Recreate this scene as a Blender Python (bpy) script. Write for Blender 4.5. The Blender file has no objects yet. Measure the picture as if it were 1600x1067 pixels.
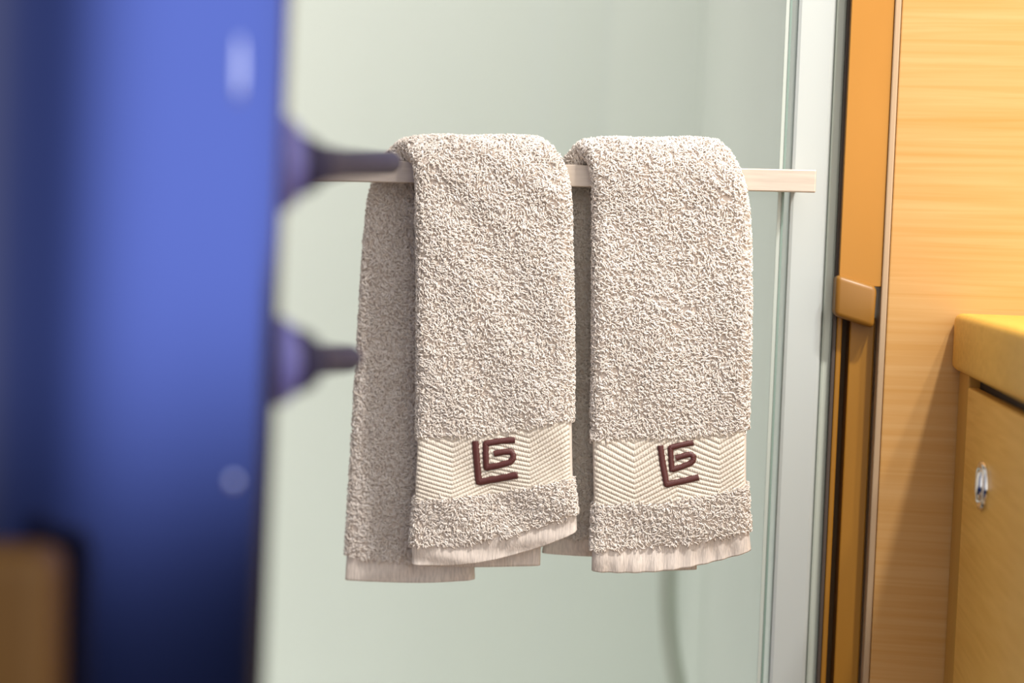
import bpy, bmesh, math, random
import numpy as np
from mathutils import Vector, Matrix

rng = np.random.default_rng(7)
random.seed(7)
R = math.radians
C = bpy.context.scene.collection
S = bpy.context.scene

# ------------------------------------------------------------------ camera
CAM = Vector((0.0, 0.0, 1.25))
LENS, SENS = 50.0, 36.0
F = LENS / SENS * 1600.0
PITCH, ROLL = R(-3.7), R(1.8)
fwd = Vector((0, math.cos(PITCH), math.sin(PITCH)))
r0 = Vector((1, 0, 0))
u0 = r0.cross(fwd)
rt = r0 * math.cos(ROLL) + u0 * math.sin(ROLL)
up = u0 * math.cos(ROLL) - r0 * math.sin(ROLL)
cd = bpy.data.cameras.new('camera')
cam = bpy.data.objects.new('camera', cd)
C.objects.link(cam)
cd.lens, cd.sensor_width = LENS, SENS
cd.clip_start = 0.01
m = Matrix((rt, up, -fwd)).transposed().to_4x4()
m.translation = CAM
cam.matrix_world = m
cd.dof.use_dof = True
cd.dof.focus_distance = 0.985
cd.dof.aperture_fstop = 2.8
S.camera = cam

# ------------------------------------------------------------------ world, lights, exposure
w = bpy.data.worlds.new('world')
S.world = w
w.use_nodes = True
wt = w.node_tree
bgn = wt.nodes['Background']


def wn(t, op=None, **kw):
    n = wt.nodes.new(t)
    if op:
        n.operation = op
    for k, v in kw.items():
        n.inputs[int(k[1:])].default_value = v
    return n


# world light shaped for reflections: bright lobe behind right, dark band, warm below
wtc = wn('ShaderNodeTexCoord')
wsp = wn('ShaderNodeSeparateXYZ')
wt.links.new(wtc.outputs['Generated'], wsp.inputs[0])
emap = wn('ShaderNodeMapRange')
wt.links.new(wsp.outputs[2], emap.inputs['Value'])
emap.inputs['From Min'].default_value = -1.0
emap.inputs['From Max'].default_value = 1.0
elev = wn('ShaderNodeValToRGB')
wt.links.new(emap.outputs[0], elev.inputs[0])
els = elev.color_ramp.elements
stops = [(-1.0, (1.35, 0.92, 0.55)), (-0.64, (1.35, 0.92, 0.55)), (-0.50, (0.012, 0.016, 0.012)), (-0.235, (0.015, 0.013, 0.012)),
         (-0.075, (1.0, 0.955, 0.89)), (1.0, (1.0, 0.955, 0.89))]
els[0].position, els[1].position = 0.0, 1.0
for z_, c_ in stops[1:-1]:
    els.new((z_ + 1) / 2)
for e_, (z_, c_) in zip(els, stops):
    e_.position = (z_ + 1) / 2
    e_.color = (*c_, 1)
wdot = wn('ShaderNodeVectorMath', 'DOT_PRODUCT')
wt.links.new(wtc.outputs['Generated'], wdot.inputs[0])
wdot.inputs[1].default_value = (math.sin(R(50)), -math.cos(R(50)), 0)
lobe = wn('ShaderNodeMapRange')
lobe.interpolation_type = 'SMOOTHSTEP'
wt.links.new(wdot.outputs['Value'], lobe.inputs['Value'])
lobe.inputs['From Min'].default_value = -0.40
lobe.inputs['From Max'].default_value = 0.95
lobe.inputs['To Min'].default_value = 0.22
lobe.inputs['To Max'].default_value = 1.0
wst = wn('ShaderNodeMath', 'MULTIPLY')
wst.inputs[1].default_value = 1.95
wt.links.new(lobe.outputs[0], wst.inputs[0])
wt.links.new(wst.outputs[0], bgn.inputs[1])
wt.links.new(elev.outputs[0], bgn.inputs[0])


def lamp(kind, name, loc, target, energy, color, **kw):
    l = bpy.data.lights.new(name, kind)
    l.energy = energy
    l.color = color
    for k, v in kw.items():
        setattr(l, k, v)
    o = bpy.data.objects.new(name, l)
    C.objects.link(o)
    o.location = loc
    d = Vector(target) - Vector(loc)
    o.rotation_euler = d.to_track_quat('-Z', 'Y').to_euler()
    return o


# ceiling downlights of the cabin, warm white
lamp('SPOT', 'cabin_downlight', (0.44, 0.38, 2.22), (0.20, 1.0, 0.90), 43, (1.0, 0.95, 0.89),
     spot_size=R(48), spot_blend=0.6, shadow_soft_size=0.03)
lamp('SPOT', 'cabin_downlight', (0.60, 0.36, 2.22), (0.25, 1.0, 0.90), 20, (1.0, 0.94, 0.87),
     spot_size=R(48), spot_blend=0.6, shadow_soft_size=0.03)
# light in the shower cubicle: ceiling lamp, and an added unseen side fill
lamp('AREA', 'shower_ceiling_light', (-0.15, 1.75, 2.2), (-0.15, 1.85, 0.0), 0.9, (1.0, 0.99, 0.975),
     shape='RECTANGLE', size=0.8, size_y=0.5)
lamp('AREA', 'shower_side_fill', (-0.97, 1.62, 0.95), (0.20, 1.62, 1.0), 2.3, (1.0, 0.995, 0.98),
     shape='RECTANGLE', size=0.5, size_y=1.5)
S.view_settings.view_transform = 'Standard'
S.view_settings.look = 'None'
S.view_settings.gamma = 1
S.view_settings.use_curve_mapping = False
S.view_settings.exposure = 0.28


# ------------------------------------------------------------------ pixel -> place helpers
def ray(px, py):
    d = fwd + rt * ((px - 800.0) / F) + up * ((533.5 - py) / F)
    return d


def P(px, py, Y):
    d = ray(px, py)
    return CAM + d * (Y / d.y)


BL, BR = P(450, 264.5, 1.040), P(1275, 283, 0.985)      # ends of the towel bar
e1 = Vector((BR.x - BL.x, BR.y - BL.y, 0)).normalized()
nb = Vector((-e1.y, e1.x, 0))                           # away from the camera
ez = Vector((0, 0, 1))


def Q(px, py, off=0.0):
    """place on the vertical plane of the towel bar, OFF metres behind it"""
    d = ray(px, py)
    t = ((BR - CAM).dot(nb) + off) / d.dot(nb)
    return CAM + d * t


def Zp(px, py, z):
    d = ray(px, py)
    return CAM + d * ((z - CAM.z) / d.z)


def proj(p):
    d = p - CAM
    z = d.dot(fwd)
    return 800 + F * d.dot(rt) / z, 533.5 - F * d.dot(up) / z


# ------------------------------------------------------------------ scene helpers
def link(name, me, mat, parent=None, smooth=False):
    if mat is not None:
        me.materials.append(mat)
    if smooth:
        me.polygons.foreach_set('use_smooth', [True] * len(me.polygons))
    o = bpy.data.objects.new(name, me)
    C.objects.link(o)
    if parent is not None:
        o.parent = parent
        o.matrix_parent_inverse = Matrix.Translation(-parent.location)
    return o


def obj(name, bm, mat, parent=None, smooth=False, bevel=0.0, seg=2):
    if bevel > 0:
        bmesh.ops.bevel(bm, geom=list(bm.edges), offset=bevel, segments=seg, profile=0.5,
                        affect='EDGES', clamp_overlap=True)
    bmesh.ops.recalc_face_normals(bm, faces=list(bm.faces))
    me = bpy.data.meshes.new(name)
    bm.to_mesh(me)
    bm.free()
    return link(name, me, mat, parent, smooth)


def thing(name, label, cat, loc, group=None):
    o = bpy.data.objects.new(name, None)
    o.empty_display_size = 0.02
    C.objects.link(o)
    o.location = loc
    o['label'] = label
    o['category'] = cat
    if group:
        o['group'] = group
    return o


def tag(o, label, cat, group=None):
    o['label'] = label
    o['category'] = cat
    if group:
        o['group'] = group
    return o


def struct(o):
    o['kind'] = 'structure'
    return o


def prism(base, vec):
    """prism from a list of points and an extrusion vector"""
    bm = bmesh.new()
    a = [bm.verts.new(p) for p in base]
    b = [bm.verts.new(Vector(p) + vec) for p in base]
    n = len(base)
    bm.faces.new(a)
    bm.faces.new(b[::-1])
    for i in range(n):
        bm.faces.new((a[i], b[i], b[(i + 1) % n], a[(i + 1) % n]))
    return bm


def slab(px0, px1, off0, off1, z0, z1, py=533):
    """upright box in the frame of the bar's plane: from column px0 to px1 (read at row py)"""
    a, b = Q(px0, py, off0), Q(px1, py, off0)
    a.z = b.z = z0
    th = nb * (off1 - off0)
    return prism([a, b, b + th, a + th], ez * (z1 - z0))


def mesh_np(name, verts, faces):
    me = bpy.data.meshes.new(name)
    nv, nf = len(verts), len(faces)
    k = faces.shape[1]
    me.vertices.add(nv)
    me.vertices.foreach_set('co', np.ascontiguousarray(verts, dtype=np.float32).ravel())
    me.loops.add(nf * k)
    me.loops.foreach_set('vertex_index', np.ascontiguousarray(faces, dtype=np.int32).ravel())
    me.polygons.add(nf)
    me.polygons.foreach_set('loop_start', np.arange(0, nf * k, k, dtype=np.int32))
    me.update(calc_edges=True)
    me.validate()
    return me


def grid_faces(nr, nc, wrap=False):
    i = np.arange(nr - 1)[:, None]
    j = np.arange(nc if wrap else nc - 1)[None, :]
    j2 = (j + 1) % nc
    f = np.stack([i * nc + j, i * nc + j2, (i + 1) * nc + j2, (i + 1) * nc + j], -1)
    return f.reshape(-1, 4)


# ------------------------------------------------------------------ materials
def new_mat(name, color, rough=0.5, **kw):
    mt = bpy.data.materials.new(name)
    mt.use_nodes = True
    b = mt.node_tree.nodes['Principled BSDF']
    b.inputs['Base Color'].default_value = (*color, 1)
    b.inputs['Roughness'].default_value = rough
    for k, v in kw.items():
        b.inputs[k].default_value = v
    return mt


def nd(mt, t, **kw):
    n = mt.node_tree.nodes.new(t)
    for k, v in kw.items():
        setattr(n, k, v)
    return n


def noise_color(mt, c1, c2, scale, stretch=(1, 1, 1), rot=(0, 0, 0), detail=6, lo=0.3, hi=0.7, bump=0.0, dist=0.6):
    L = mt.node_tree.links
    b = mt.node_tree.nodes['Principled BSDF']
    tc = nd(mt, 'ShaderNodeTexCoord')
    mp = nd(mt, 'ShaderNodeMapping')
    mp.inputs['Scale'].default_value = stretch
    mp.inputs['Rotation'].default_value = rot
    nz = nd(mt, 'ShaderNodeTexNoise')
    nz.inputs['Scale'].default_value = scale
    nz.inputs['Detail'].default_value = detail
    nz.inputs['Distortion'].default_value = dist
    cr = nd(mt, 'ShaderNodeValToRGB')
    cr.color_ramp.elements[0].position = lo
    cr.color_ramp.elements[1].position = hi
    cr.color_ramp.elements[0].color = (*c1, 1)
    cr.color_ramp.elements[1].color = (*c2, 1)
    L.new(tc.outputs['Object'], mp.inputs[0])
    L.new(mp.outputs[0], nz.inputs['Vector'])
    L.new(nz.outputs['Fac'], cr.inputs[0])
    L.new(cr.outputs[0], b.inputs['Base Color'])
    if bump:
        bp = nd(mt, 'ShaderNodeBump')
        bp.inputs['Strength'].default_value = bump
        bp.inputs['Distance'].default_value = 0.001
        L.new(nz.outputs['Fac'], bp.inputs['Height'])
        L.new(bp.outputs[0], b.inputs['Normal'])
    return mt


M = {}
M['wall'] = noise_color(new_mat('white_liner', (0.8, 0.83, 0.77), 0.35), (0.77, 0.82, 0.77), (0.80, 0.85, 0.80), 2.0)
M['white'] = new_mat('white_frame', (0.50, 0.54, 0.53), 0.3)
M['grey_edge'] = new_mat('grey_green_edge', (0.50, 0.54, 0.47), 0.35)
M['gasket'] = new_mat('dark_gasket', (0.07, 0.05, 0.04), 0.6)
M['oak'] = noise_color(new_mat('light_oak', (0.8, 0.6, 0.35), 0.38), (0.53, 0.275, 0.075), (0.60, 0.355, 0.140), 9.0,
                       stretch=(0.55, 0.55, 22.0), detail=8, lo=0.25, hi=0.7, bump=0.06)
M['oak_edge'] = new_mat('pale_edge_band', (0.44, 0.31, 0.19), 0.5)
M['amber'] = noise_color(new_mat('reflected_amber', (0.8, 0.45, 0.14), 0.25), (0.42, 0.19, 0.03), (0.47, 0.22, 0.04), 3.0,
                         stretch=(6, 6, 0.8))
M['amber_dark'] = noise_color(new_mat('reflected_brown', (0.4, 0.2, 0.05), 0.3), (0.33, 0.15, 0.018), (0.39, 0.185, 0.028), 3.0,
                              stretch=(6, 6, 0.8))  # darker copy of the amber for the lower half of the reflection
M['reflected_ledge'] = noise_color(new_mat('reflected_counter_wood', (0.3, 0.14, 0.02), 0.4), (0.25, 0.11, 0.012), (0.30, 0.14, 0.018), 3.0, stretch=(6, 6, 0.8))  # brown of the mirrored counter edge put into the colour
M['reflected_groove'] = new_mat('reflected_groove_wood', (0.14, 0.07, 0.015), 0.5)
M['carcass'] = new_mat('gap_shade_carcass', (0.025, 0.013, 0.005), 0.8)  # shade of the door gap put into a near-black colour
M['counter'] = noise_color(new_mat('counter_wood', (0.66, 0.40, 0.13), 0.35), (0.74, 0.41, 0.06), (0.86, 0.51, 0.10), 240.0,
                           stretch=(1, 1, 1), lo=0.35, hi=0.65)
M['door_wood'] = noise_color(new_mat('door_wood', (0.6, 0.4, 0.15), 0.32), (0.78, 0.42, 0.075), (0.90, 0.53, 0.13), 14.0,
                             stretch=(1.0, 1.0, 16.0), rot=(R(14), 0, 0), lo=0.3, hi=0.7)
M['stile'] = noise_color(new_mat('stile_wood', (0.6, 0.35, 0.08), 0.35), (0.52, 0.27, 0.05), (0.60, 0.33, 0.07), 6.0,
                         stretch=(8, 8, 0.7))
M['chrome'] = new_mat('chrome', (0.86, 0.86, 0.85), 0.09, Metallic=1.0)
M['blue_chrome'] = new_mat('blue_tinted_chrome', (0.42, 0.48, 0.80), 0.2, Metallic=1.0)
M['bar'] = noise_color(new_mat('brushed_nickel', (0.8, 0.72, 0.64), 0.42, Metallic=0.85), (0.58, 0.49, 0.41), (0.68, 0.59, 0.50),
                       30.0, stretch=(1, 1, 12))
M['bar'].node_tree.nodes['Principled BSDF'].inputs['Metallic'].default_value = 0.55
M['pile'] = new_mat('terry_pile', (0.74, 0.65, 0.575), 0.9)
M['cloth'] = new_mat('towel_ground', (0.82, 0.72, 0.64), 0.95)
M['weave'] = new_mat('woven_band', (0.80, 0.72, 0.62), 0.75)
M['hem'] = new_mat('hem_weave', (0.80, 0.71, 0.64), 0.85)
M['thread'] = new_mat('maroon_thread', (0.105, 0.030, 0.027), 0.38)
M['blue'] = new_mat('blue_lacquer', (0.055, 0.084, 0.315), 0.17, Metallic=1.0)
M['navy'] = new_mat('navy_fitting', (0.012, 0.008, 0.042), 0.7)
M['rose'] = new_mat('blue_violet_rose', (0.11, 0.11, 0.36), 0.5)
M['black'] = new_mat('black_cloth', (0.006, 0.005, 0.005), 0.9)
M['reflection_block'] = noise_color(new_mat('reflected_wood', (0.4, 0.2, 0.05), 0.4), (0.075, 0.034, 0.005), (0.095, 0.045, 0.007), 4, stretch=(6, 6, 0.8))  # brown of a reflection put into a solid block's colour
M['hose'] = new_mat('hose_grey', (0.52, 0.56, 0.49), 0.35)
M['floor'] = noise_color(new_mat('floor_wood', (0.3, 0.17, 0.06), 0.4), (0.26, 0.14, 0.05), (0.36, 0.2, 0.08), 5, stretch=(1, 12, 1))

for k_ in ('oak', 'amber', 'amber_dark', 'counter', 'door_wood', 'stile', 'reflection_block'):
    M[k_].node_tree.nodes['Principled BSDF'].inputs['Specular IOR Level'].default_value = 0.22
# pile: a little colour change from loop to loop
mt = M['pile']
L = mt.node_tree.links
b = mt.node_tree.nodes['Principled BSDF']
gi = nd(mt, 'ShaderNodeNewGeometry')
cr = nd(mt, 'ShaderNodeValToRGB')
cr.color_ramp.elements[0].color = (0.81, 0.72, 0.64, 1)
cr.color_ramp.elements[1].color = (0.93, 0.87, 0.82, 1)
L.new(gi.outputs['Random Per Island'], cr.inputs[0])
L.new(cr.outputs[0], b.inputs['Base Color'])

o_ = mt.node_tree.nodes['Material Output']
tl_ = nd(mt, 'ShaderNodeBsdfTranslucent')
L.new(cr.outputs[0], tl_.inputs[0])
mx = nd(mt, 'ShaderNodeMixShader')
mx.inputs[0].default_value = 0.10
L.new(b.outputs[0], mx.inputs[1])
L.new(tl_.outputs[0], mx.inputs[2])
L.new(mx.outputs[0], o_.inputs[0])
for k_, sc_, sx_ in (('hem', 900.0, 0.12), ('weave', 1500.0, 0.5)):
    noise_color(M[k_], tuple(0.80 * c for c in M[k_].node_tree.nodes['Principled BSDF'].inputs[0].default_value[:3]),
                tuple(min(1, 1.12 * c) for c in M[k_].node_tree.nodes['Principled BSDF'].inputs[0].default_value[:3]),
                sc_, stretch=(1, 1, sx_), detail=3, bump=0.5, dist=0.0)

# glass: a thin clear sheet with a faint green tint
mt = bpy.data.materials.new('clear_glass')
mt.use_nodes = True
nt = mt.node_tree
nt.nodes.remove(nt.nodes['Principled BSDF'])
out = nt.nodes['Material Output']
tr = nd(mt, 'ShaderNodeBsdfTransparent')
tr.inputs[0].default_value = (0.986, 0.992, 0.986, 1)
gl = nd(mt, 'ShaderNodeBsdfGlossy')
gl.inputs['Roughness'].default_value = 0.02
fr = nd(mt, 'ShaderNodeFresnel')
fr.inputs[0].default_value = 1.25
mx = nd(mt, 'ShaderNodeMixShader')
nt.links.new(fr.outputs[0], mx.inputs[0])
nt.links.new(tr.outputs[0], mx.inputs[1])
nt.links.new(gl.outputs[0], mx.inputs[2])
nt.links.new(mx.outputs[0], out.inputs[0])
M['glass'] = mt
M['glass_edge'] = new_mat('green_glass_edge', (0.22, 0.31, 0.27), 0.2)
M['seal'] = new_mat('clear_seal', (0.50, 0.55, 0.51), 0.35)

# ------------------------------------------------------------------ the setting
ZT = 2.24
struct(obj('floor', prism([(-1.0, -0.6, -0.05), (1.2, -0.6, -0.05), (1.2, 2.3, -0.05), (-1.0, 2.3, -0.05)], ez * 0.05), M['floor']))
WY = 2.2
struct(obj('wall_back', prism([(-1.0, WY, 0), (0.60, WY, 0), (0.60, WY + 0.04, 0), (-1.0, WY + 0.04, 0)], ez * ZT), M['wall']))
struct(obj('floor_shower', prism([(-1.0, 1.10, 0.0005), (0.5, 1.10, 0.0005), (0.5, WY, 0.0005), (-1.0, WY, 0.0005)], ez * 0.03), M['wall']))
# side wall of the shower, from the frame to the back corner
c0 = Q(1222, 533, 0.075)
cb = P(1088, 300, WY)
struct(obj('wall_inner', prism([(c0.x, c0.y, 0), (cb.x, WY, 0), (cb.x + 0.05, WY, 0), (c0.x + 0.05, c0.y, 0)], ez * ZT), M['wall']))
# pale wood bulkhead on the right
struct(obj('wall_right', slab(1384, 2500, 0.030, 0.060, 0, ZT), M['oak'], bevel=0.001))
struct(obj('trim_1', slab(1373.5, 1383.5, 0.0295, 0.060, 0, ZT), M['oak_edge'], bevel=0.001))
# white shower frame
struct(obj('trim_2', slab(1224, 1283, 0.045, 0.10, 0, ZT), M['white'], bevel=0.003))
struct(obj('trim_3', slab(1283.5, 1300, 0.048, 0.10, 0, ZT), M['grey_edge'], bevel=0.002))
struct(obj('trim_4', slab(1300.5, 1306, 0.042, 0.10, 0, ZT), M['gasket'], bevel=0.0005))

# ------------------------------------------------------------------ jamb strip: reflected wood and counter built as solid parts
def zq(px, py, off):
    return Q(px, py, off).z

j = thing('jamb_reflection', 'jamb strip with reflected wood and counter built as amber and brown parts between shower frame and pale panel', 'door jamb',
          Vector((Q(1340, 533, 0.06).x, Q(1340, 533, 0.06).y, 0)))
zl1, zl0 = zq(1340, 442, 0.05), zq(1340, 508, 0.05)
obj('reflected_upper', slab(1306.5, 1373, 0.0315, 0.085, zl1 - 0.002, ZT), M['amber'], j, bevel=0.0006)
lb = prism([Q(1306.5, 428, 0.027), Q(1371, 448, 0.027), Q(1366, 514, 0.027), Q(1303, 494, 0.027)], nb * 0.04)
obj('reflected_ledge', lb, M['reflected_ledge'], j, smooth=True, bevel=0.004, seg=4)
obj('reflected_lower', slab(1327, 1366, 0.045, 0.085, 0, zl0 + 0.006), M['amber_dark'], j, bevel=0.001)
obj('reflected_groove', slab(1312, 1328, 0.075, 0.085, 0, zl0 + 0.006), M['reflected_groove'], j)
obj('reflected_edge', slab(1306.5, 1315, 0.0415, 0.085, 0, zl0 + 0.006), M['amber_dark'], j, bevel=0.001)
obj('reflected_gap', slab(1366, 1373, 0.066, 0.085, 0, zl0 + 0.03), M['reflected_groove'], j)

# ------------------------------------------------------------------ shower glass and hose
sd = thing('shower_door', 'clear glass shower door behind the towel bar with a thin green edge', 'shower door',
           Vector((Q(1000, 533, 0.05).x, Q(1000, 533, 0.05).y, 0)))
obj('glass_panel', slab(120, 1206, 0.050, 0.058, 0.0, ZT - 0.02), M['glass'], sd)
obj('glass_edge', slab(1212, 1215.5, 0.049, 0.059, 0.0, ZT - 0.02), M['glass_edge'], sd)
obj('door_seal', slab(1206, 1211.5, 0.0495, 0.0585, 0.0, ZT - 0.02), M['seal'], sd)

hz = thing('shower_hose', 'grey green shower hose hanging blurred behind the glass below the right towel', 'shower hose',
           P(1040, 1000, 1.70))
pts = [P(1064, 560, 1.73), P(1056, 700, 1.72), P(1044, 880, 1.72), P(1045, 980, 1.72), P(1058, 1070, 1.71),
       P(1080, 1160, 1.70), P(1120, 1260, 1.68)]
cu = bpy.data.curves.new('hose', 'CURVE')
cu.dimensions = '3D'
cu.bevel_depth = 0.0115
cu.bevel_resolution = 4
sp = cu.splines.new('BEZIER')
sp.bezier_points.add(len(pts) - 1)
for q, p in zip(sp.bezier_points, pts):
    q.co = p
    q.handle_left_type = q.handle_right_type = 'AUTO'
tmp = bpy.data.objects.new('tmp', cu)
C.objects.link(tmp)
bpy.context.view_layer.update()
dg = bpy.context.evaluated_depsgraph_get()
me = bpy.data.meshes.new_from_object(tmp.evaluated_get(dg))
bpy.data.objects.remove(tmp)
link('hose', me, M['hose'], hz, True)

# ------------------------------------------------------------------ towel bar
tb = thing('towel_bar', 'flat brushed metal towel bar across the glass shower door', 'towel bar', BR.copy())
hh = 0.0078
bl, br_ = BL.copy(), BR.copy()
bm = prism([bl - ez * hh, br_ - ez * hh, br_ + ez * hh, bl + ez * hh], nb * 0.006)
obj('rail', bm, M['bar'], tb, bevel=0.0008)
for f in (0.03, 0.955):
    p = bl.lerp(br_, f) + nb * 0.0062
    bm = prism([p - e1 * 0.006 - ez * 0.006, p + e1 * 0.006 - ez * 0.006, p + e1 * 0.006 + ez * 0.006, p - e1 * 0.006 + ez * 0.006], nb * 0.0386)
    obj('mounting_post', bm, M['bar'], tb, bevel=0.001)


# ------------------------------------------------------------------ towels
def catmull(rows, n_per):
    """dense interpolation of an array of rows (k, ...) that never overshoots them"""
    k = len(rows)
    d = np.diff(rows, axis=0)
    mt_ = np.zeros_like(rows)
    mt_[0], mt_[-1] = d[0], d[-1]
    if k > 2:
        p = d[:-1] * d[1:]
        sm = d[:-1] + d[1:]
        mt_[1:-1] = np.where(p > 0, 2 * p / np.where(np.abs(sm) < 1e-12, 1, sm), 0)
    out, ts = [], []
    for i in range(k - 1):
        for s in range(n_per):
            t = s / n_per
            out.append((2 * t ** 3 - 3 * t * t + 1) * rows[i] + (t ** 3 - 2 * t * t + t) * mt_[i]
                       + (-2 * t ** 3 + 3 * t * t) * rows[i + 1] + (t ** 3 - t * t) * mt_[i + 1])
            ts.append(i + t)
    out.append(rows[-1])
    ts.append(k - 1)
    return np.array(out), np.array(ts)


def vnoise(a, b, seed):
    """smooth 2-D noise made of a few sines, about -1..1"""
    g = np.random.default_rng(seed)
    r = 0
    for _ in range(7):
        fx, fy, ph = g.uniform(-1, 1), g.uniform(-1, 1), g.uniform(0, 6.28)
        r = r + np.sin(a * fx * 2 + b * fy * 2 + ph)
    return r / 3.2


NE = 8      # points around each rounded edge
NU = 44     # points across each face


class Towel:
    def __init__(self, rows, thick, seed, wrinkle=0.0012):
        """rows: (L px, M px, R px, off) from the front hem over the bar to the back hem"""
        pts = []
        for (l, mpt, r, off) in rows:
            ol, om, orr = off if isinstance(off, tuple) else (off, off, off)
            pts.append([tuple(Q(*l, ol)), tuple(Q(*mpt, om)), tuple(Q(*r, orr))])
        self.ctrl = np.array(pts)
        self.thick = thick
        self.seed = seed
        self.wr = wrinkle

    def centre(self, vs, us):
        """centre surface at every (v, u)"""
        d, ts = catmull(self.ctrl, 24)
        row = np.stack([np.stack([np.interp(vs, ts, d[:, k, c]) for c in range(3)], -1) for k in range(3)], 1)   # (nv,3,3)
        u = us[None, :, None]
        l, mm, r = row[:, 0][:, None], row[:, 1][:, None], row[:, 2][:, None]
        return l * (2 * (u - .5) * (u - 1)) + mm * (-4 * u * (u - 1)) + r * (2 * u * (u - .5))

    def normal(self, vs, us):
        e = 0.02
        kmax = len(self.ctrl) - 1
        a = self.centre(np.clip(vs + e, 0, kmax), us) - self.centre(np.clip(vs - e, 0, kmax), us)
        bq = self.centre(vs, np.clip(us + e, 0, 1)) - self.centre(vs, np.clip(us - e, 0, 1))
        bq /= np.linalg.norm(bq, axis=-1, keepdims=True)
        n = np.cross(bq, a)
        n /= np.linalg.norm(n, axis=-1, keepdims=True)
        return n, bq

    def tube(self, v0, v1, nv, thick=None, lift=None, ripple=None):
        """closed rounded slab between rows v0 and v1 -> array (nv, ns, 3), cross-section points run once around"""
        vs = np.linspace(v0, v1, nv)
        t = np.interp(vs, np.arange(len(self.thick)), self.thick) if thick is None else np.full(nv, thick)
        us = np.linspace(0, 1, NU)
        Cn = self.centre(vs, us)
        N, W = self.normal(vs, us)
        wid = np.linalg.norm(Cn[:, -1] - Cn[:, 0], axis=-1)
        ins = (t / wid)
        out = np.zeros((nv, 2 * NU + 2 * NE, 3))
        for i in range(nv):
            uu = ins[i] + us * (1 - 2 * ins[i])
            c = np.stack([np.interp(uu, us, Cn[i, :, k]) for k in range(3)], -1)
            wv = self.wr * vnoise(us * 6, np.full(NU, vs[i] * 3.0), self.seed)[:, None]
            if ripple is not None:
                wv = wv + ripple(us, vs[i])[:, None]
            n, wd = N[i], W[i]
            front = c + n * (t[i] + wv)
            back = (c - n * (t[i] - wv))[::-1]
            th = np.linspace(0, np.pi, NE + 2)[1:-1][:, None]
            cr_, cl_ = c[-1] + n[-1] * wv[-1], c[0] + n[0] * wv[0]
            re = cr_ + n[-1] * np.cos(th) * t[i] + wd[-1] * np.sin(th) * t[i]
            le = cl_ - n[0] * np.cos(th) * t[i] - wd[0] * np.sin(th) * t[i]
            out[i] = np.concatenate([front, re, back, le])
        return out


def tube_mesh(name, arr):
    nv, ns, _ = arr.shape
    verts = arr.reshape(-1, 3)
    f = grid_faces(nv, ns, True)
    caps = []
    # caps: a tapered ring inside the end, then a fan of quads closing across the thickness
    for base in (0, (nv - 1) * ns):
        for k in range(NU - 1):
            caps.append([base + k, base + k + 1, base + 2 * NU + NE - 2 - k, base + 2 * NU + NE - 1 - k])
        r_ = [NU - 1 + q for q in range(NE + 2)]
        l_ = [(2 * NU + NE - 1 + q) % ns for q in range(NE + 2)]
        for ring in (r_, l_):
            for q in range(len(ring) // 2 - 1):
                caps.append([base + ring[q], base + ring[q + 1], base + ring[-2 - q], base + ring[-1 - q]])
    f = np.concatenate([f, np.array(caps)])
    me = mesh_np(name, verts, f)
    bm = bmesh.new()
    bm.from_mesh(me)
    bmesh.ops.recalc_face_normals(bm, faces=list(bm.faces))
    bm.to_mesh(me)
    bm.free()
    return me


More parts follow.
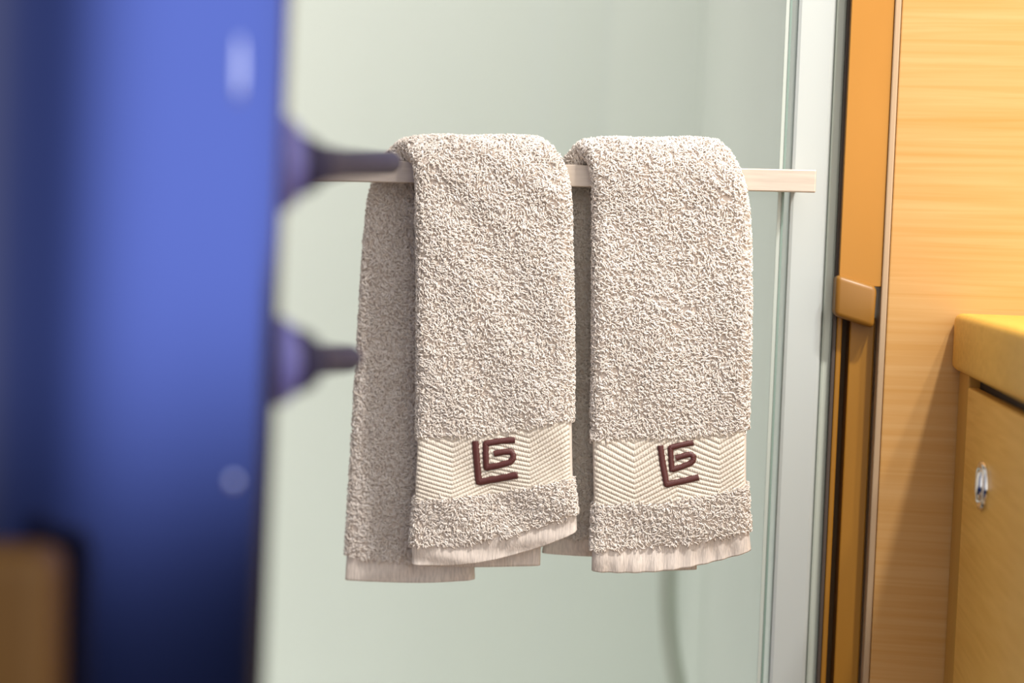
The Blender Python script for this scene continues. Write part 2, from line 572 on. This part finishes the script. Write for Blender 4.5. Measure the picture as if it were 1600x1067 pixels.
def pile(arr, vs, skip, dens, seed):
    """worm-shaped terry loops over a slab surface; SKIP(v, s) -> keep probability"""
    g = np.random.default_rng(seed)
    nv, ns, _ = arr.shape
    a = arr
    bq = np.roll(arr, -1, 1)
    p00, p01, p10, p11 = a[:-1], bq[:-1], a[1:], bq[1:]
    d1, d2 = p01 - p00, p10 - p00
    cr_ = np.cross(d1, d2)
    area = np.linalg.norm(cr_, axis=-1)
    N = cr_ / np.maximum(area[..., None], 1e-12)
    vmid = 0.5 * (vs[:-1] + vs[1:])
    keep = skip(vmid[:, None] + np.zeros((1, ns)), np.arange(ns)[None, :] + np.zeros((nv - 1, 1)))
    wgt = (area * keep).ravel()
    n = int(wgt.sum() * dens)
    ci = g.choice(len(wgt), n, p=wgt / wgt.sum())
    i, jx = np.divmod(ci, ns)
    x, y = g.random(n)[:, None], g.random(n)[:, None]
    root = p00[i, jx] + d1[i, jx] * x + d2[i, jx] * y
    nn = N[i, jx]
    # outward?  compare with the middle of the slab
    cen = arr.mean(1)[i]
    # lay direction: mostly random in the tangent plane, with a drift downwards
    rnd = g.normal(size=(n, 3))
    # patches of common lay
    ph = vnoise(root[:, 0] * 90, root[:, 2] * 90, seed + 5) * 2.2
    lay = np.stack([np.cos(ph), np.zeros(n), np.sin(ph) - 0.4], -1)
    tdir = rnd * 0.8 + lay * 0.9
    tdir -= nn * (tdir * nn).sum(-1, keepdims=True)
    tdir /= np.linalg.norm(tdir, axis=-1, keepdims=True) + 1e-9
    side = np.cross(nn, tdir)
    ln = g.uniform(0.0020, 0.0040, n)[:, None]
    hg = g.uniform(0.0015, 0.0027, n)[:, None]
    k = g.uniform(-0.0008, 0.0008, n)[:, None]
    path = [root - nn * 0.0004,
            root + nn * hg * 0.75 + tdir * ln * 0.08,
            root + nn * hg + tdir * ln * 0.42 + side * k,
            root + nn * hg * 0.82 + tdir * ln * 0.8 + side * k * 0.6,
            root + nn * hg * 0.25 + tdir * ln]
    rad = g.uniform(0.00036, 0.00054, n)[:, None]
    verts = np.zeros((n, len(path), 4, 3), np.float32)
    for q, p in enumerate(path):
        tg = path[min(q + 1, len(path) - 1)] - path[max(q - 1, 0)]
        tg = tg / (np.linalg.norm(tg, axis=-1, keepdims=True) + 1e-9)
        bn = np.cross(side, tg)
        rr = rad * (0.7 if q in (0, len(path) - 1) else 1.0)
        verts[:, q, 0] = p + side * rr
        verts[:, q, 1] = p + bn * rr
        verts[:, q, 2] = p - side * rr
        verts[:, q, 3] = p - bn * rr
    np_ = len(path)
    one = grid_faces(np_, 4, True)
    faces = (one[None] + (np.arange(n) * np_ * 4)[:, None, None]).reshape(-1, 4)
    me = bpy.data.meshes.new('terry_pile')
    v = verts.reshape(-1, 3)
    me.vertices.add(len(v))
    me.vertices.foreach_set('co', v.ravel())
    me.loops.add(len(faces) * 4)
    me.loops.foreach_set('vertex_index', faces.astype(np.int32).ravel())
    me.polygons.add(len(faces))
    me.polygons.foreach_set('loop_start', np.arange(0, len(faces) * 4, 4, dtype=np.int32))
    me.polygons.foreach_set('use_smooth', np.ones(len(faces), dtype=bool))
    me.update(calc_edges=True)
    return me


def tri(x):
    return 2 * np.abs(x - np.floor(x + 0.5))


def satin(path_px, lookup, width, name, parent):
    """raised satin-stitched stroke along a polyline of photo points lying on the band"""
    pts = []
    step = 0.6
    for a, b_ in zip(path_px[:-1], path_px[1:]):
        d = math.dist(a, b_)
        for k in range(max(1, int(d / step))):
            t = k * step / d
            pts.append((a[0] + (b_[0] - a[0]) * t, a[1] + (b_[1] - a[1]) * t))
    pts.append(path_px[-1])
    n = len(pts)
    # widen along the mitred normal
    seg = np.array(pts)
    tg = np.gradient(seg, axis=0)
    tg /= np.linalg.norm(tg, axis=1, keepdims=True) + 1e-9
    nr = np.stack([-tg[:, 1], tg[:, 0]], -1)
    prof = np.linspace(-1, 1, 9)
    arr = np.zeros((n, 10, 3))
    for i in range(n):
        st = 0.5 + 0.5 * math.cos(2 * math.pi * i * step / 2.2)
        wv = width * 0.5 * (0.92 + 0.10 * st)
        for k, s in enumerate(prof):
            p, nn = lookup(seg[i, 0] + nr[i, 0] * s * wv, seg[i, 1] + nr[i, 1] * s * wv)
            hgt = 0.0012 * (1 - abs(s) ** 2.6) * (0.85 + 0.15 * st) + 0.0002
            arr[i, k] = p + nn * hgt
        p, nn = lookup(seg[i, 0], seg[i, 1])
        arr[i, 9] = p - nn * 0.0003
    f = grid_faces(n, 10, True)
    me = mesh_np(name, arr.reshape(-1, 3), f)
    bm = bmesh.new()
    bm.from_mesh(me)
    bmesh.ops.holes_fill(bm, edges=[e for e in bm.edges if e.is_boundary], sides=0)
    bmesh.ops.recalc_face_normals(bm, faces=list(bm.faces))
    bm.to_mesh(me)
    bm.free()
    return link(name, me, M['thread'], parent, True)


def make_towel(label, rows, extra_hem, marks, chev, seed, pucker):
    nrows = len(rows)
    last = nrows - 1
    th = [0.0048, 0.0050, 0.0062, 0.0064, 0.0066, 0.0066, 0.0066, 0.0066, 0.0066, 0.0066, 0.0062, 0.0058, 0.0054, 0.0050]
    T = Towel(rows, np.array(th[:nrows]), seed)
    b0 = Q(*rows[0][1], rows[0][3])
    t = thing('hand_towel', label, 'towel', b0, 'hand towels hanging over the bar')
    # body between the two hems
    vs = np.linspace(1.0, last - 1.0, 210)
    body = T.tube(1.0, last - 1.0, 210)
    ob = link('towel_body', tube_mesh('towel_body', body), M['cloth'], t, True)

    # pile everywhere but on the woven band in front
    def skip(v, s):
        k = np.ones_like(v)
        k = np.where((v > 2.02) & (v < 2.98) & ((s < NU + NE) | (s >= 2 * NU + NE)), 0.0, k)
        inner = (s >= NU + NE) & (s < 2 * NU + NE)
        # faces that lie against each other or against the glass carry less
        k = np.where(inner & (v < 8.0), 0.25, k)
        k = np.where((s < NU) & (v > 9.5), 0.25, k)
        return k
    pm = pile(body, vs, skip, 560000, seed)
    po = link('terry_pile', pm, M['pile'], t)
    po['kind'] = 'stuff'
    # hems
    rp = (lambda u, v: pucker * np.sin(u * 2 * np.pi * 8.5 + 0.6 * np.sin(u * 9)) * np.clip(1.25 - v, 0, 1))
    link('hem', tube_mesh('hem', T.tube(0, 1.03, 16, ripple=rp)), M['hem'], t, True)
    link('hem', tube_mesh('hem', T.tube(last - 1.03, last, 14)), M['hem'], t, True)
    T2 = Towel(extra_hem, np.array([0.0022] * len(extra_hem)), seed + 3, 0.0004)
    link('inner_hem', tube_mesh('inner_hem', T2.tube(0, len(extra_hem) - 1, 12)), M['hem'], t, True)

    # woven band with chevron ribs
    nvb, nub = 230, 520
    vb = np.linspace(1.99, 3.01, nvb)
    ub = np.linspace(0.0, 1.0, nub)
    vsl = np.linspace(1.9, 3.1, 60)
    sl = T.tube(1.9, 3.1, 60)[:, :NU + 3]       # front face and the start of the right edge
    sl = np.concatenate([T.tube(1.9, 3.1, 60)[:, -3:], sl], 1)
    sx = np.concatenate([[0], np.cumsum(np.linalg.norm(np.diff(sl[30], axis=0), axis=1))])
    sx /= sx[-1]
    g1 = np.zeros((nvb, sl.shape[1], 3))
    for k in range(3):
        for q in range(sl.shape[1]):
            g1[:, q, k] = np.interp(vb, vsl, sl[:, q, k])
    g = np.zeros((nvb, nub, 3))
    for k in range(3):
        for q in range(nvb):
            g[q, :, k] = np.interp(ub, sx, g1[q, :, k])
    du, dv = np.gradient(g, axis=1), np.gradient(g, axis=0)
    nn = np.cross(du, dv)
    nn /= np.linalg.norm(nn, axis=-1, keepdims=True)
    U, V = np.meshgrid(ub, (vb - 2) * 98.0)      # V in photo px up the band
    amp, half, ph0, per = chev
    h = amp * tri(U / (2 * half) + ph0)
    ph = (V + h) / per
    rib = np.abs(np.sin(np.pi * ph)) ** 0.6
    tw = 0.5 + 0.5 * np.sin(2 * np.pi * (U * 62 + ph * 0.5))
    hgt = 0.0002 + 0.00115 * rib * (0.82 + 0.18 * tw)
    edge = np.clip(np.minimum(ub, 1 - ub) / 0.02, 0, 1)[None, :]
    hgt = hgt * (0.25 + 0.75 * edge) - 0.0006 * (1 - edge)
    gb = g + nn * hgt[..., None]
    me = mesh_np('woven_band', gb.reshape(-1, 3), grid_faces(nvb, nub))
    link('woven_band', me, M['weave'], t, True)
    # monogram
    flat = (g + nn * 0.0009).reshape(-1, 3)
    nf = nn.reshape(-1, 3)
    rel = flat - np.array(CAM)
    zz = rel @ np.array(fwd)
    X = 800 + F * (rel @ np.array(rt)) / zz
    Yp = 533.5 - F * (rel @ np.array(up)) / zz

    def lookup(x, y):
        k = np.argmin((X - x) ** 2 + (Yp - y) ** 2)
        p = flat[k]
        # slide within the tangent plane to the exact ray
        d = np.array(ray(x, y))
        n_ = nf[k]
        tt = ((p - np.array(CAM)) @ n_) / (d @ n_)
        return np.array(CAM) + d * tt, n_
    for path, wd in marks:
        satin(path, lookup, wd, 'embroidered_letter', t)
    return t


FO, BO = -0.0105, (0.035, 0.026, 0.017)
rows_a = [((643, 880), (775, 872), (902, 828), FO + .001),
          ((644, 850), (772, 840), (901, 802), FO),
          ((649, 777), (772, 768), (895, 744), FO),
          ((653, 684), (772, 674), (894, 653), FO),
          ((655, 520), (774, 520), (893, 510), FO - .001),
          ((654, 370), (772, 370), (890, 360), FO),
          ((653, 292), (770, 285), (888, 300), FO),
          ((645, 249), (762, 244), (877, 258), FO + .003),
          ((626, 233), (740, 229), (848, 233), 0.004),
          ((604, 246), (715, 246), (825, 250), 0.0145),
          ((583, 300), (690, 300), (805, 300), BO),
          ((562, 560), (665, 562), (780, 562), BO),
          ((543, 866), (640, 876), (742, 874), BO),
          ((540, 904), (640, 908), (741, 905), BO)]
ext_a = [((655, 884), (750, 885), (844, 883), 0.001), ((655, 840), (750, 840), (846, 835), 0.001)]
L1 = [(742.5, 689), (745, 721), (748, 753), (778, 748), (809, 742)]
G1 = [(805, 687.5), (782, 689), (759, 693), (759, 712), (760, 731), (780, 727), (797, 722), (801.5, 717), (802, 710), (798, 705.5), (786, 706), (772, 709)]
make_towel('beige terry hand towel with maroon monogram, left one on the bar beside the blue door', rows_a, ext_a,
           [(L1, 11.5), (G1, 10.4)], (24.0, 0.245, 0.0, 7.6), 11, 0.0002)

rows_b = [((924, 890), (1050, 887), (1174, 858), FO + .001),
          ((925, 856), (1050, 849), (1170, 826), FO),
          ((927, 784), (1048, 781), (1166, 757), FO),
          ((926, 686), (1047, 681), (1166, 672), FO),
          ((929, 520), (1049, 520), (1170, 515), FO - .001),
          ((929, 380), (1049, 380), (1169, 370), FO),
          ((929, 305), (1046, 295), (1162, 300), FO),
          ((922, 255), (1038, 249), (1148, 258), FO + .003),
          ((903, 238), (1018, 233), (1122, 236), 0.004),
          ((884, 252), (995, 250), (1100, 256), 0.0145),
          ((866, 300), (975, 300), (1085, 305), BO),
          ((858, 560), (965, 562), (1070, 562), BO),
          ((850, 836), (950, 842), (1060, 848), BO),
          ((848, 862), (950, 869), (1060, 870), BO)]
ext_b = [((935, 890), (1010, 891), (1089, 889), 0.001), ((935, 850), (1010, 850), (1090, 845), 0.001)]
L2 = [(1031.5, 696), (1036, 727), (1041.5, 757), (1067, 751.5), (1092, 745.5)]
G2 = [(1083.5, 691.5), (1065, 695), (1047.5, 699.5), (1048.5, 717), (1050, 734), (1066, 729), (1079, 723.5), (1083.5, 719), (1083, 712.5), (1079, 709.5), (1068, 712), (1056, 716)]
make_towel('beige terry hand towel with maroon monogram, right one on the bar toward the wood panel', rows_b, ext_b,
           [(L2, 10.6), (G2, 9.6)], (32.0, 0.275, 0.0, 8.2), 23, 0.0009)

# ------------------------------------------------------------------ vanity on the right
zc = Q(1491, 489, 0.028).z                                   # top of the counter
A = Zp(1490, 491, zc)
A = Q(1490, 491, 0.029)
Bp = Zp(1601, 516, zc)
dirv = Vector((Bp.x - A.x, Bp.y - A.y, 0)).normalized()      # along the front, toward the camera
inw = Vector((-dirv.y, dirv.x, 0))                           # from the front into the counter
if inw.x < 0:
    inw = -inw
zb = Q(1491, 578, 0.028).z
A.z = zb
LEN = 0.34
B = A + dirv * LEN
ct = prism([A, B, B + inw * 0.5, A + inw * 0.5 + e1 * 0.0], ez * (zc - zb))
# keep the far end flat against the bulkhead
ctop = obj('countertop', ct, M['counter'], None, smooth=True, bevel=0.0055, seg=4)
tag(ctop, 'rounded yellow wood countertop meeting the pale panel at the right', 'countertop')

vc = thing('vanity_cabinet', 'wooden cabinet with chrome door latch under the rounded countertop at the right edge', 'cabinet',
           Vector((A.x, A.y, 0)) + inw * 0.02)
ins = inw * 0.006


def cab(t0, t1, z0, z1, d0, d1):
    a = A + dirv * t0 + inw * d0
    b_ = A + dirv * t1 + inw * d0
    a.z = b_.z = z0
    return prism([a, b_, b_ + inw * (d1 - d0), a + inw * (d1 - d0)], ez * (z1 - z0))


def t_at(px, py, d0):
    """distance along the front where photo point px,py meets the front plane d0"""
    o = A + inw * d0
    d = ray(px, py)
    t = (o - CAM).dot(inw) / d.dot(inw)
    p = CAM + d * t
    return (p - A).dot(dirv), p.z


tg_, _ = t_at(1511.5, 640, 0.006)
td, zt_ = t_at(1516, 597, 0.006)
_, zdoor = t_at(1518, 607, 0.006)
_, zgap = t_at(1516, 590, 0.006)
obj('cabinet_body', cab(tg_ + 0.0005, LEN - 0.0095, 0.0, zb - 0.0005, 0.0135, 0.5), M['carcass'], vc)
obj('stile', cab(0.0005, tg_, 0.0, zb - 0.0005, 0.006, 0.0295), M['stile'], vc, bevel=0.001)
dr = obj('door', cab(tg_ + 0.004, LEN - 0.0105, 0.08, zdoor, 0.005, 0.0125), M['door_wood'], vc, bevel=0.0012)
obj('end_panel', cab(LEN - 0.009, LEN - 0.0005, 0.0, zb - 0.0005, 0.0055, 0.5), M['stile'], vc, bevel=0.001)
# oval chrome latch: ring plate with a thumb turn
tl, zl = t_at(1537, 759, 0.005)
lc = A + dirv * tl + inw * 0.005
lc.z = zl


def lathe_disc(prof, name, mat, parent, sx=1.0, sz=1.0, n=40):
    bm = bmesh.new()
    rings = []
    for (rr, hgt) in prof:
        rings.append([bm.verts.new(lc + dirv * (rr * sx * math.cos(a)) + ez * (rr * sz * math.sin(a)) - inw * hgt)
                      for a in [2 * math.pi * k / n for k in range(n)]])
    for a, b_ in zip(rings[:-1], rings[1:]):
        for k in range(n):
            bm.faces.new((a[k], a[(k + 1) % n], b_[(k + 1) % n], b_[k]))
    bm.faces.new(rings[-1])
    bm.faces.new(rings[0][::-1])
    return obj(name, bm, mat, parent, smooth=True)


lt = lathe_disc([(0.0155, -0.001), (0.0155, 0.0012), (0.0148, 0.0026), (0.0130, 0.0030), (0.0118, 0.0012), (0.0112, 0.0008)], 'latch', M['chrome'], dr, 1.0, 1.0)
lathe_disc([(0.0100, -0.0004), (0.0100, 0.0024), (0.0085, 0.0042), (0.004, 0.0052)], 'thumb_turn', M['chrome'], lt, 0.55, 1.0)

# ------------------------------------------------------------------ blue door in the foreground
bd = thing('blue_door', 'glossy blue door with two dark handles, blurred close in the left foreground', 'door',
           Vector((P(430, 533, 0.47).x, 0.45, 0)))
# leaf with a rolled edge: plan profile from the far left to the right edge
xr, yr = P(434, 533, 0.47).x, 0.47
RAD = 0.055
A1, A0 = R(62), R(-45)
arc = [(math.sin(a) * RAD, -math.cos(a) * RAD) for a in [A0 + (A1 - A0) * k / 28 for k in range(29)]]
prof = [(arc[0][0] - math.cos(A0) * 0.30, arc[0][1] - math.sin(A0) * 0.30)] + arc
back = [(x * 0.55, y * 0.55) for x, y in arc]
back = [(back[0][0] - math.cos(A0) * 0.30, back[0][1] - math.sin(A0) * 0.30)] + back
ox, oy = xr - prof[-1][0], yr - prof[-1][1]
z0, z1 = 0.0, ZT
tilt = (P(446, 0, .47).x - P(404, 1067, .47).x) / (P(446, 0, .47).z - P(404, 1067, .47).z)
zref = P(434, 533, 0.47).z
bm = bmesh.new()
levels = [z0, 0.5, 0.9, 1.1, 1.2, 1.3, 1.4, 1.6, z1]
cols = []
for z in levels:
    sh = (z - zref) * tilt
    outer = [bm.verts.new((x + ox + sh, y + oy, z)) for x, y in prof]
    inner = [bm.verts.new((x + ox + sh, y + oy, z)) for x, y in back]
    cols.append(outer + inner[::-1])
for a, b_ in zip(cols[:-1], cols[1:]):
    n = len(a)
    for k in range(n):
        bm.faces.new((a[k], a[(k + 1) % n], b_[(k + 1) % n], b_[k]))
bm.faces.new(cols[0])
bm.faces.new(cols[-1][::-1])
leaf = obj('door_leaf', bm, M['blue'], bd, smooth=True)


def handle(py, tipx, tipy, ytip, r1_, px0=437, rose=0.0175):
    """rose seen edge-on on the rolled edge of the door, with a lever reaching away from the camera"""
    a = P(px0, py, 0.505)
    bm = bmesh.new()
    n = 28
    ax = Vector((1, 0.45, 0)).normalized()

    def sweep(stations):
        rings = []
        for c, axis, rr in stations:
            s1 = axis.cross(ez).normalized()
            s2 = s1.cross(axis)
            rings.append([bm.verts.new(c + s1 * (rr * math.cos(q)) + s2 * (rr * math.sin(q))) for q in [2 * math.pi * k / n for k in range(n)]])
        for x, y in zip(rings[:-1], rings[1:]):
            for k in range(n):
                bm.faces.new((x[k], x[(k + 1) % n], y[(k + 1) % n], y[k]))
        bm.faces.new(rings[0][::-1])
        bm.faces.new(rings[-1])
    st = [(a + ax * (-0.006 + 0.012 * t), ax, rose * rr) for t, rr in ((0, 1.0), (0.5, 0.97), (0.75, 0.85), (0.92, 0.6), (1.0, 0.3))]
    sweep(st)
    # neck that carries the rose on the end of the leaf
    e_ = Vector((ox + (arc[-1][0] + arc[-1][0] * 0.55) / 2 - 0.004 + (a.z - zref) * tilt, oy + arc[-1][1] * 0.775 - 0.004, a.z))
    nk = (a - e_).normalized()
    sweep([(e_, nk, 0.006), (e_.lerp(a, 0.5), nk, 0.0055), (a, nk, 0.006)])
    h = obj('door_handle', bm, M['rose'], bd, smooth=True)
    bm = bmesh.new()
    tip = P(tipx, tipy, ytip)
    b0 = a + ax * 0.004
    lv = (tip - b0)
    la = lv.normalized()
    sweep([(b0 + lv * t, la, r1_ * rr) for t, rr in ((0, 1.9), (0.15, 1.25), (0.4, 1.0), (0.8, 1.0), (0.985, 1.0), (1.0, 0.8))])
    lo_ = obj('lever', bm, M['navy'], None, smooth=True)
    lo_.parent = h
    lo_.matrix_parent_inverse = Matrix.Translation(-bd.location) @ Matrix.Translation(bd.location)


handle(256, 611, 254, 0.80, 0.0060, 444)
handle(564, 546, 560, 0.68, 0.0064, 438, 0.0165)

# small beads added on the leaf in place of highlights
def on_leaf(px, py):
    d = ray(px, py)
    for k in range(4000):
        y = 0.25 + k * 0.0001
        p = CAM + d * (y / d.y)
        if math.hypot(p.x - ox - (p.z - zref) * tilt, p.y - oy) < RAD:
            return p
    return P(px, py, 0.4)


p = on_leaf(363, 752)
bm = bmesh.new()
bmesh.ops.create_uvsphere(bm, u_segments=20, v_segments=12, radius=0.002)
for v in bm.verts:
    v.co = Vector((v.co.x, v.co.y * 0.5, v.co.z)) + p
obj('glint_bead', bm, M['blue_chrome'], bd, smooth=True)
p = on_leaf(373, 108)
bm = bmesh.new()
bmesh.ops.create_uvsphere(bm, u_segments=20, v_segments=12, radius=1.0)
for v in bm.verts:
    v.co = Vector((v.co.x * 0.0016, v.co.y * 0.0012, v.co.z * 0.0105)) + p
obj('glint_streak', bm, M['blue_chrome'], bd, smooth=True)


# ------------------------------------------------------------------ block added in place of the brown reflection, bottom left
def reflection_block(name, label, mat, px0, px1, ptop, Y, dep, rnd):
    a, b_ = P(px0, 1067, Y), P(px1, 1067, Y)
    zt = P((px0 + px1) / 2, ptop, Y).z
    bm = prism([(a.x, Y, 0), (b_.x, Y, 0), (b_.x, Y + dep, 0), (a.x, Y + dep, 0)], ez * zt)
    o = obj(name, bm, mat, None, smooth=True, bevel=rnd, seg=6)
    return tag(o, label, 'reflection_block')


yl = on_leaf(66, 950).y
reflection_block('brown_reflection', 'block standing in for a brown wood reflection, blurred close to the camera in the bottom left corner', M['reflection_block'], -230, 72, 862, yl - 0.028, 0.024, 0.007)
